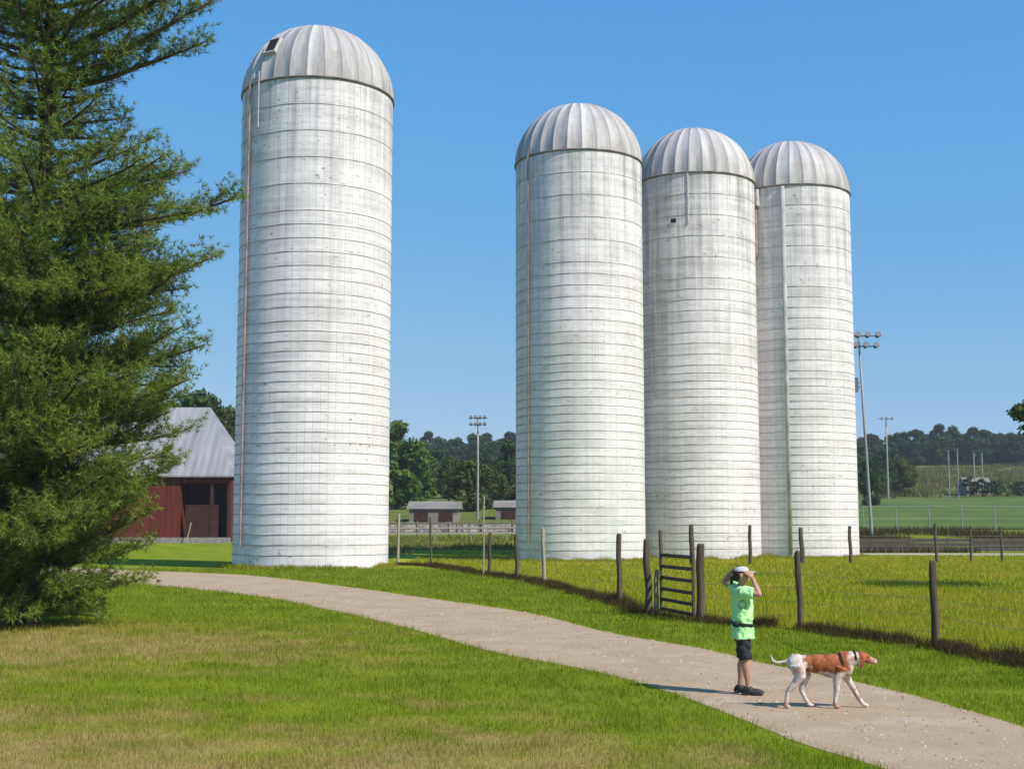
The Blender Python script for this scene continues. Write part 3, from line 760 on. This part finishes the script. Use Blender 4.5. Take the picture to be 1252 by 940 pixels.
def put(i, x, y, sc, label=None, group=None):
    global used
    z = ground_z(x, y); rz = random.uniform(0, 6.28)
    if not used[i]:
        used[i] = True; o = protos[i]; o.location = (x,y,z-.2); o.rotation_euler = (0,0,rz); o.scale = (sc[0],sc[1],sc[2])
        if label: o['label'] = label
        if group: o['group'] = group
        return o
    return dup(protos[i], (x,y,z-.2), rz, sc, label, group)
random.seed(31)
# ridge line: right side and gap (the ridge behind the silos is never seen)
def ridge(px0, px1, step, D0, D1, s0, s1, ys_=(0.9,1.1)):
    px = px0
    while px < px1:
        D = random.uniform(D0, D1); x = (px-626)/F*D; s = random.uniform(s0, s1)
        put(random.choice((0,0,1,2,0,1)), x, D, (s*random.uniform(1,1.25), s*1.1, s*random.uniform(*ys_)))
        px += step*random.uniform(.7, 1.3)
ridge(1030, 1300, 11, 442, 462, .80, 1.0)
ridge(1030, 1300, 14, 466, 500, .75, .98)
ridge(470, 650, 10, 440, 470, .78, .92)
ridge(470, 650, 15, 475, 520, .70, .85)
ridge(1050, 1110, 13, 300, 360, .55, .8)
# gap trees
random.seed(5)
def ptree(px, D, top, i, wx, label, group=None):
    x = (px-626)/F*D; z = ground_z(x, D); H = at(px, top, D).z-z; s = H/([12,13.5,11,12.5][i]*.98)
    o = put(i, x, D, (wx*s, wx*s, s), label, group)
    if group is None and 'group' in o: del o['group']
    return o
ptree(484, 190, 516, 3, .95, 'tallest bright green tree in the gap, touching the lone silo')
ptree(512, 205, 540, 3, .8, 'bright green tree second from the lone silo in the gap')
ptree(549, 240, 558, 2, .9, 'mid height olive tree left of the floodlight pole in the gap')
ptree(572, 180, 562, 2, 1.05, 'round dark olive tree at the floodlight pole, behind the sheds')
ptree(604, 188, 575, 2, .9, 'lower olive tree just right of the floodlight pole in the gap')
ptree(622, 220, 538, 0, .8, 'dark tree half hidden behind the left silo of the row')
ptree(535, 300, 548, 0, 1.1, 'hazy dark tree farther back between the bright trees and the olive tree')
ptree(594, 310, 545, 0, 1.1, 'dark blue green tree farther back, right of the floodlight pole')
ptree(240, 150, 478, 0, .75, 'tallest dark tree behind the barn roof, beside the pine branches')
ptree(272, 155, 497, 0, .7, 'dark tree behind the barn roof nearest to the lone silo')
ptree(215, 158, 490, 2, .8, 'olive tree behind the barn, mostly hidden by the pine')
ptree(1062, 190, 560, 0, .55, 'slim dark tree at the foot of the tall floodlight pole')
ptree(1100, 268, 560, 2, .8, 'small olive tree left of the net poles beyond the playing field')
ptree(1078, 262, 572, 3, .8, 'short green tree below the small distant floodlight pole')
# shrubs by the dark shed
def shrub(px, ty, D, R, label, mat=0):
    x = (px-626)/F*D; z = ground_z(x, D); H = max(1.2, at(px, ty, D).z-z); t = thing('shrub', (x,D,z), label, 'shrub', 'shrubs beyond the playing field')
    MB().tube([(0,0,-.1),(0,0,H*.6)], [.12,.04], 6).build('stem', M_BARK, t)
    V, Fq = crown_arrays((.2*H, H*.85), R, 16, 40, .3, int(px), .8); mesh_np('crown', V, Fq, LEAF[mat], t)
shrub(1184, 580, 257, 2.0, 'dark shrub at the left end of the small dark shed')
shrub(1199, 583, 256, 1.5, 'dark shrub in front of the middle of the small dark shed')
shrub(1214, 583, 256, 2.6, 'wide dark shrub at the right end of the small dark shed')
shrub(1248, 587, 256, 3.2, 'dark shrub at the right edge of the photo beyond the playing field')
# limb of a tree reaching in from the right
t = make_tree('broadleaf_tree', 7.3, 2.4, LEAF[0], 777, 'tree at the right edge of the photo whose dark leaves reach into the sky', None, .12, 50, 190, .66, .8)
t.location = ((1337-626)/F*46, 46, .5)
for c in t.children:
    if c.name.startswith('crown'): c.scale = (1,1,.98)
# stone wall low behind gap fence
m = NT('fieldstone', .9, .2); vo = m.n('ShaderNodeTexVoronoi'); vo.inputs['Scale'].default_value = 2.6; m.l(m.obj, vo.inputs['Vector'])
m.col(m.ramp(m.math('ADD', m.math('MULTIPLY', m.xyz(vo.outputs['Color'])[0], .6), m.math('MULTIPLY', m.noise(m.obj, 2, 4), .5)), [(.2, (.12,.10,.09)), (.8, (.42,.37,.33))])); m.bump(vo.outputs['Distance'], .6, .05)
mb = MB(); random.seed(3)
for k in range(44):
    x = -20+k*.62; mb.box((x, 130+random.uniform(-.08,.08), ground_z(x,130)+.35), (.64, .6, 1.0+random.uniform(0,.35)), random.uniform(-.06,.06))
tag(mb.build('stone_wall', m.m), 'low grey fieldstone wall crossing the gap right of the lone silo', 'wall')

# ------------------------------------------------------------------ pine
def pine(loc, seed):
    g = np.random.default_rng(seed); t = thing('pine_tree', loc, 'huge shaggy pine filling the left edge of the photo, branches sweeping to the ground', 'tree')
    H = 20.0; wood = MB(); wood.tube([(0,0,-.3),(0,0,.3),(.05,.05,6),(0,.1,13),(.05,0,H)], [.36,.30,.22,.13,.03], 12)
    zs = [.3,1.0,2.3,3.0,4.9,6.7,8.5,9.6,10.7,12.2,13.2,14,16,20]; ls = [1.7,2.6,3.5,3.6,3.5,3.5,3.4,3.4,2.4,1.9,2.6,3.4,2.6,.5]
    T = []    # twig points with direction
    def limb(z0, th, Ln, el, curve, dens=1.0, thick=1.0):
        n = max(5, int(Ln/.3)); pts = []; p = np.array((0.,0.,z0)); e = el; a = th
        for i in range(n+1):
            pts.append(p.copy()); st = Ln/n
            p = p + st*np.array((math.cos(a)*math.cos(e), math.sin(a)*math.cos(e), math.sin(e)))
            e += curve/n + g.normal(0,.05); a += g.normal(0,.05)
        wood.tube([tuple(q) for q in pts], [thick*(.016+.018*Ln*(1-i/n))for i in range(n+1)], 5)
        for i in range(1, n+1):
            f = i/n
            if f < .1: continue
            d = pts[i]-pts[i-1]; d /= np.linalg.norm(d); hor = np.array((-d[1], d[0], 0)); hor /= (np.linalg.norm(hor)+1e-6)
            for s in (-1, 1):
                for rep in range(2):
                    if g.random() > .92*dens: continue
                    l2 = (.25+.85*math.sin(PI*min(1,f*.8+.12)))*g.uniform(.5,1.1)*min(1, Ln/3)
                    dd = d*g.uniform(.45,.9) + hor*s*g.uniform(.4,1) + np.array((0,0,g.uniform(-.15,.45))); dd /= np.linalg.norm(dd)
                    m2 = max(2, int(l2/.11)); q = pts[i] - d*g.uniform(0,.25)
                    if l2 > .45: wood.tube([tuple(q), tuple(q+dd*l2*.9)], [.011,.004], 3, False)
                    for k in range(m2):
                        qq = q + dd*l2*(k+1)/m2; dd = dd + np.array((0,0,.05))
                        T.append((*(qq+g.normal(0,.035,3)), *dd))
                        if g.random() < .65:
                            d3 = dd+g.normal(0,.55,3)+np.array((0,0,.15)); d3 /= np.linalg.norm(d3); T.append((*(qq+d3*.14), *d3))
            if i == n: T.append((*pts[i], *d))
    z = .35
    while z < H-.8:
        Lz = np.interp(z, zs, ls)
        k = (8 if z < 1.6 else 6) if z < 9.6 else (5 if z < 14.5 else 3); off = g.uniform(0, 6.28)
        for j in range(k):
            th = off + j*2*PI/k + g.normal(0,.2); u = (z/14)
            Ln = Lz*g.uniform(.72, 1.06)
            d = .95 if z < 9.4 else .56
            if z < .6: Ln *= .8
            limb(z+g.uniform(-.12,.12), th, Ln, g.uniform(-.12,.2) + (.12 if u > .6 else 0), g.uniform(.1,.5), d)
        z += g.uniform(.27,.42) if z < 14.5 else .6
    # long reaching limbs that break the outline towards the silo
    for (z0, th, Ln, el, cv) in ((12.6,-.05,4.7,.26,.3),(12.4,.12,4.0,.2,.3),(9.0,.0,4.6,.06,.25),(8.9,-.3,4.1,.12,.2),(7.2,.05,4.3,.1,.45),(6.6,-.15,3.9,.2,.3),(10.0,.2,3.3,.1,.2),(13.2,-.2,4.9,.3,.2),(4.9,-.1,3.8,.0,.3),(5.6,.1,3.9,.1,.3)):
        limb(z0, th, Ln, el, cv, .95, 1.1)
    for j in range(16):
        limb(.45+.05*(j%4), j*.39+g.normal(0,.1), g.uniform(1.2,2.0), g.uniform(-.22,-.08), g.uniform(.0,.3), 1.0)
    wood.build('trunk', M_BARK, t, True)
    T = np.array(T); n = len(T); K = 11
    print('pine tufts', n)
    p = np.repeat(T[:,:3], K, 0); d = np.repeat(T[:,3:], K, 0); d /= np.linalg.norm(d, axis=1)[:,None]
    nd = d*g.uniform(.25,.9,(len(d),1)) + g.normal(0,.55,d.shape); nd /= np.linalg.norm(nd, axis=1)[:,None]
    L_ = g.uniform(.10,.18,(len(d),1)); sd_ = np.cross(nd, g.normal(size=nd.shape)); sd_ /= np.linalg.norm(sd_, axis=1)[:,None]
    wv = .009*sd_; p = p + nd*.012
    V = np.stack([p-wv, p+wv, p+nd*L_], 1).reshape(-1,3)
    o = mesh_np('crown', V, np.arange(len(V)).reshape(-1,3), M_NEED, t)
    return t
M_NEED = leafmat('pine_needles', (.05,.085,.018), (.15,.225,.034), (.36,.40,.085), .42, .9)
pl = gp(30, 765); pine((pl.x, pl.y, 0), 9)

# ------------------------------------------------------------------ person
def fuse(o, vox, smooth=3):
    r = o.modifiers.new('fuse', 'REMESH'); r.mode = 'VOXEL'; r.voxel_size = vox; r.use_smooth_shade = True
    s = o.modifiers.new('soften', 'SMOOTH'); s.iterations = smooth; s.factor = .5
    return o
M_SKIN = plain('skin', (.42,.235,.155), .55, .08, 8); M_SHORT = plain('dark_shorts_cloth', (.022,.022,.028), .85, .2, 10)
M_SHOE = plain('dark_shoe', (.03,.027,.025), .6, .2, 10); M_HAIR = plain('brown_hair', (.045,.028,.018), .6, .3, 30)
M_CAP = plain('pale_cap_cloth', (.50,.50,.50), .8, .1, 12); M_STRAP = plain('black_strap', (.015,.015,.015), .6, .1, 10)
m = NT('lime_shirt_cloth', .8, .15); o = m.obj; x, y, z = m.xyz(o)
dx = m.math('SUBTRACT', x, .02); dz = m.math('SUBTRACT', z, 1.19); rr = m.math('SQRT', m.math('ADD', m.math('MULTIPLY', dx, dx), m.math('MULTIPLY', dz, dz)))
ringm = m.math('MULTIPLY', m.math('LESS_THAN', m.math('ABSOLUTE', m.math('SUBTRACT', rr, .05)), .016), m.math('LESS_THAN', y, 0.))
base = m.ramp(m.noise(o, 5, 3), [(.3, (.34,.74,.27)), (.7, (.50,.84,.40))]); m.col(m.mix(m.math('MULTIPLY', ringm, m.mapr(m.noise(o, 40, 2), .35, .6, .2, .9)), base, (.10,.38,.12)))
m.bump(m.noise(m.scalev(o, (9,9,4)), 1, 3), .5, .03); M_SHIRT = m.m
PB = gp(909, 849)
per = thing('person', (PB.x, PB.y, .009), 'person in lime green shirt and dark shorts, hands raised to a pale cap', 'person', rz=R_(-14))
body = MB()
# legs (x forward, y left, z up)
for s, kx, ax in ((-1, .05, .07), (1, .0, -.05)):
    hip = Vector((0, s*.085, .90)); knee = Vector((kx, s*.09, .49)); ank = Vector((ax, s*.09, .09))
    body.tube([hip, hip.lerp(knee,.4), knee+Vector((0,0,.05)), knee-Vector((.0,0,.03)), knee.lerp(ank,.3)-Vector((.012,0,0)), knee.lerp(ank,.75), ank], [.09,.078,.056,.053,.058,.038,.034], 14)
    body.ell(ank+Vector((.07,0,-.048)), (.11,.036,.026))
body.loft([(0,0,.84,.10,.14),(0,0,.92,.115,.155),(.01,0,1.02,.10,.135),(.01,0,1.12,.105,.14),(.0,0,1.24,.115,.165),(-.01,0,1.33,.10,.17),(-.015,0,1.39,.065,.10),(-.01,0,1.43,.05,.055)])
body.tube([(-.012,0,1.38),(.0,0,1.45),(.012,0,1.50)], [.058,.05,.05], 14)
# head
body.ell((.01,0,1.585), (.097,.077,.105)); body.ell((.045,0,1.53), (.062,.055,.062)); body.ell((.075,0,1.50), (.028,.032,.024))
body.ell((.112,0,1.562), (.022,.014,.026)); body.ell((.098,0,1.595), (.022,.055,.012)); body.ell((.1,0,1.522), (.014,.026,.009))
for s in (-1,1): body.ell((.0,s*.078,1.57), (.022,.012,.034)); body.ell((.06,s*.045,1.55),(.03,.025,.03))
def arm(sh, el, wr, hd, nrm, s):
    sh, el, wr = Vector(sh), Vector(el), Vector(wr)
    body.ell(sh, (.048,.048,.048)); body.tube([sh, sh.lerp(el,.5), el], [.047,.045,.038], 12); body.ell(el, (.039,.039,.039))
    body.tube([el, el.lerp(wr,.3), el.lerp(wr,.8), wr], [.038,.042,.029,.026], 12)
    d = Vector(hd).normalized(); nrm = Vector(nrm).normalized(); sd = d.cross(nrm).normalized(); nrm = sd.cross(d)
    M = Matrix((d, sd, nrm)).transposed()
    body.ell(wr+d*.05, (.055,.040,.018), M)
    for k, (o_, l) in enumerate(((-.031,.066),(-.011,.078),(.011,.074),(.030,.058))):
        b = wr+d*.085+sd*o_; body.tube([b-d*.03, b, b+d*l*.5-nrm*.008, b+d*l-nrm*.026], [.0105,.010,.009,.0075], 8)
    b = wr+d*.03+sd*s*.03; body.tube([b, b+d*.02+sd*s*.022, b+d*.055+sd*s*.034-nrm*.01], [.012,.011,.009], 8)
arm((-.0,-.175,1.355), (.245,-.215,1.33), (.155,-.115,1.545), (-.45,.25,.45), (.3,-.8,.6), 1)
arm((-.02,.175,1.365), (-.245,.22,1.47), (-.13,.12,1.625), (.6,-.45,.22), (-.3,.5,.8), -1)
fuse(body.build('body', M_SKIN, per), .0075, 2)
mb = MB(); mb.ell((-.018,0,1.60), (.098,.086,.10)); mb.ell((-.06,0,1.545), (.052,.066,.065)); mb.tube([(-.09,0,1.56),(-.13,0,1.52),(-.135,0,1.44)], [.03,.032,.012], 8)
fuse(mb.build('hair', M_HAIR, per), .009, 2)
mb = MB(); mb.loft([(.0,0,1.622,.106,.092),(.0,0,1.645,.104,.090),(.004,0,1.672,.088,.076),(.004,0,1.688,.052,.046),(.004,0,1.693,.015,.014)], 20)
mb.loft([(.115,0,1.612,.075,.070),(.118,0,1.624,.075,.070)], 18); fuse(mb.build('cap', M_CAP, per), .008, 1)
mb = MB(); mb.loft([(.01,0,.735,.158,.190),(.005,0,.80,.150,.185),(.0,0,.95,.135,.172),(.01,0,1.10,.140,.172),(.005,0,1.24,.140,.182),(-.01,0,1.33,.115,.180),(-.015,0,1.385,.075,.125),(-.012,0,1.415,.058,.066)], 22)
mb.tube([(-.01,-.11,1.33),(.03,-.175,1.350),(.17,-.207,1.343)], [.085,.086,.076], 14); mb.tube([(-.01,.11,1.335),(-.05,.178,1.37),(-.17,.21,1.435)], [.085,.086,.076], 14)
fuse(mb.build('shirt', M_SHIRT, per), .010, 3)
mb = MB(); mb.loft([(0,0,.70,.105,.150),(0,0,.80,.118,.158),(0,0,.92,.118,.150)], 20)
for s, kx in ((-1,.05),(1,.0)): mb.tube([(0,s*.08,.86),(kx*.4,s*.085,.70),(kx*.9,s*.09,.47)], [.085,.088,.086], 16)
fuse(mb.build('shorts', M_SHORT, per), .010, 3)
cl_ = bpy.data.textures.new('cloth_folds', 'CLOUDS'); cl_.noise_scale = .085; cl_.noise_depth = 2
for ch in per.children:
    if ch.name.startswith(('shirt', 'shorts')):
        dm = ch.modifiers.new('folds', 'DISPLACE'); dm.texture = cl_; dm.strength = .05; dm.mid_level = .45; dm.texture_coords = 'LOCAL'
for s, ax in ((-1,.07),(1,-.05)):
    mb = MB(); mb.ell((ax+.06,s*.09,.045), (.155,.058,.046)); mb.ell((ax-.0,s*.09,.07), (.075,.054,.055)); mb.box((ax+.055,s*.09,.014), (.27,.092,.026))
    fuse(mb.build('shoe', M_SHOE, per), .007, 2)
mb = MB(); V, Fq = ring_mesh(1, .03, .022, 40); mb.add([(a[0]*.150+.0, a[1]*.186, a[2]+.93-.02*a[0]) for a in V], [tuple(f) for f in Fq]); mb.ell((-.07,-.165,.93), (.05,.035,.04))
mb.build('waist_pack', M_STRAP, per, True)

# ------------------------------------------------------------------ dog
m = NT('dog_coat', .75, .2); o = m.obj; x, y, z = m.xyz(o); n = m.noise(o, 7, 3); n2 = m.noise(o, 22, 3)
# saddle from shoulder to loin, brown head, white muzzle, legs, rump and tail tip
sx = m.math('MULTIPLY', m.mapr(m.math('ADD', x, m.math('MULTIPLY', n, .25)), -.12, -.06), m.mapr(m.math('ADD', x, m.math('MULTIPLY', n, .2)), .44, .37))
sz = m.mapr(m.math('ADD', z, m.math('MULTIPLY', n, .16)), .50, .54)
hd = m.math('MULTIPLY', m.mapr(x, .40, .44), m.mapr(m.math('ADD', x, m.math('MULTIPLY', n, .08)), .625, .595)); hd = m.math('MULTIPLY', hd, m.mapr(z, .36, .42))
br = m.math('MAXIMUM', m.math('MULTIPLY', sx, sz), hd); br = m.math('MULTIPLY', br, m.math('SUBTRACT', 1, m.math('MULTIPLY', m.mapr(m.noise(o, 6, 2), .63, .68), .8)))
brown = m.ramp(n2, [(.3, (.17,.045,.018)), (.7, (.34,.105,.04))]); white = m.ramp(n2, [(.3, (.42,.36,.30)), (.7, (.66,.60,.53))])
c = m.mix(br, white, brown)
spot = m.mapr(m.noise(o, 9, 2), .53, .60); c = m.mix(m.math('MULTIPLY', spot, .7), c, (.35,.12,.05)); m.col(c); m.bump(n2, .3, .01); M_DOG = m.m
DB = gp(1008, 866)
dog = thing('dog', (DB.x, DB.y, .009), 'white and reddish brown hound walking along the path ahead of the person', 'dog', rz=R_(-4))
d = MB()
# trunk: rump -> loin -> deep chest -> neck -> head (x forward)
d.loft([], 3) if False else None
def seg(c, r, tilt=0): d.ell(c, r, Matrix.Rotation(tilt, 3, 'Y'), 16, 10)
seg((-.33,0,.545), (.125,.095,.115)); seg((-.20,0,.545), (.15,.088,.10)); seg((-.06,0,.535), (.17,.105,.122)); seg((.10,0,.515), (.18,.118,.152)); seg((.24,0,.52), (.135,.11,.155)); seg((.30,0,.50),(.075,.07,.09))
d.tube([(.22,0,.57),(.33,0,.595),(.42,0,.612)], [.125,.100,.080], 14)
seg((.47,0,.622), (.088,.074,.074)); seg((.54,0,.600), (.06,.052,.050), .2); d.tube([(.54,0,.592),(.60,0,.574),(.64,0,.564)], [.048,.042,.036], 12); seg((.64,0,.572), (.024,.026,.022)); seg((.515,0,.645),(.03,.055,.02))
for s in (-1,1): d.ell((.455,s*.078,.575), (.046,.016,.085), Matrix.Rotation(.25,3,'Y'), 10, 6)
# tail: low then curled up at the tip
d.tube([(-.42,0,.57),(-.50,0,.55),(-.575,0,.545),(-.625,0,.575),(-.64,0,.64)], [.030,.023,.019,.017,.010], 10)
def leg(pts, rr, paw, s=1):
    d.tube(pts, rr, 12); p = Vector(pts[-1]); d.ell(p+Vector((paw,0,-.005)), (.045,.028,.022))
# hind legs: hip, knee (forward), hock (back), foot
leg([(-.33,-.06,.53),(-.30,-.07,.38),(-.36,-.07,.30),(-.455,-.07,.20),(-.47,-.07,.10),(-.485,-.07,.03)], [.108,.074,.048,.030,.026,.029], .02)
leg([(-.30,.06,.53),(-.21,.07,.37),(-.235,.07,.30),(-.27,.07,.21),(-.225,.07,.11),(-.175,.07,.03)], [.108,.074,.048,.031,.027,.029], .025)
# front legs: near one upright, far one reaching forward
leg([(.20,-.06,.50),(.15,-.07,.36),(.14,-.07,.21),(.125,-.07,.12),(.12,-.07,.03)], [.088,.052,.035,.029,.031], .025)
leg([(.25,.06,.50),(.29,.07,.37),(.37,.07,.23),(.43,.07,.12),(.49,.07,.035)], [.088,.052,.035,.029,.031], .025)
fuse(d.build('body', M_DOG, dog), .009, 3)
mb = MB(); mb.tube([(.385,-.092,.62),(.38,-.045,.69),(.375,.045,.69),(.38,.092,.62),(.39,.04,.535),(.39,-.04,.535),(.385,-.092,.62)], .013, 8); mb.build('collar', M_STRAP, dog, True)
for s in (-1,1): MB().ell((.535,s*.052,.628), (.011,.008,.010), n=10, m=6).build('eye', M_STRAP, dog, True)
MB().ell((.660,0,.577), (.013,.017,.013), n=10, m=6).build('nose', M_STRAP, dog, True)
a = Vector((PB.x+.14, PB.y-.03, .94)); b = Vector((DB.x+.37, DB.y-.03, .685)); pts = []
for t in np.linspace(0, 1, 16): q = a.lerp(b, t); q.z -= .16*math.sin(PI*t); pts.append(q)
tag(MB().tube(pts, .003, 5).build('leash', M_STRAP), 'thin dark leash running from the waist of the person to the hound', 'leash')

# ------------------------------------------------------------------ far rough growth
def rough(name, n, xr, yr, hr, wd, mat, label):
    x = rng.uniform(*xr, n); y = rng.uniform(*yr, n)
    k = np.array([mnoise.noise((a*.12, b*.12, 6)) for a, b in zip(x, y)]) > -.12; x, y = x[k], y[k]
    z = np.array([ground_z(a, b) for a, b in zip(x, y)]); tag(blades(name, x, y, rng.uniform(*hr, len(x)), wd, mat, .5, z), label, 'weeds', kind='stuff')
M_HAY = leafmat('hay_blades', (.07,.075,.022), (.125,.125,.035), (.20,.175,.06), .2, .08)
rough('rough_grass', 30000, (26, 70), (103.5, 131), (.3, .9), .06, blade_mat('rough_blades', 'weed'), 'rough brown green growth between the board fence and the playing field')
rough('slope_grass', 60000, (60, 185), (258, 420), (.5, 1.5), .22, M_HAY, 'pale tufted hay grass on the slope below the treeline')
rough('verge_grass', 16000, (-22, 8), (100, 124), (.15, .45), .06, M_HAY, 'uneven grass in the gap behind the lone silo')

# ------------------------------------------------------------------ summer haze
hm = bpy.data.materials.new('summer_haze'); hm.use_nodes = True; t_ = hm.node_tree
for nd in list(t_.nodes):
    if nd.type == 'BSDF_PRINCIPLED': t_.nodes.remove(nd)
pv = t_.nodes.new('ShaderNodeVolumePrincipled'); pv.inputs['Color'].default_value = (.86,.92,1,1); pv.inputs['Density'].default_value = .00020
t_.links.new(pv.outputs[0], t_.nodes['Material Output'].inputs['Volume'])
tag(MB().box((0, 2570, 34.5), (7100, 5300, 73)).build('haze', hm), kind='stuff')
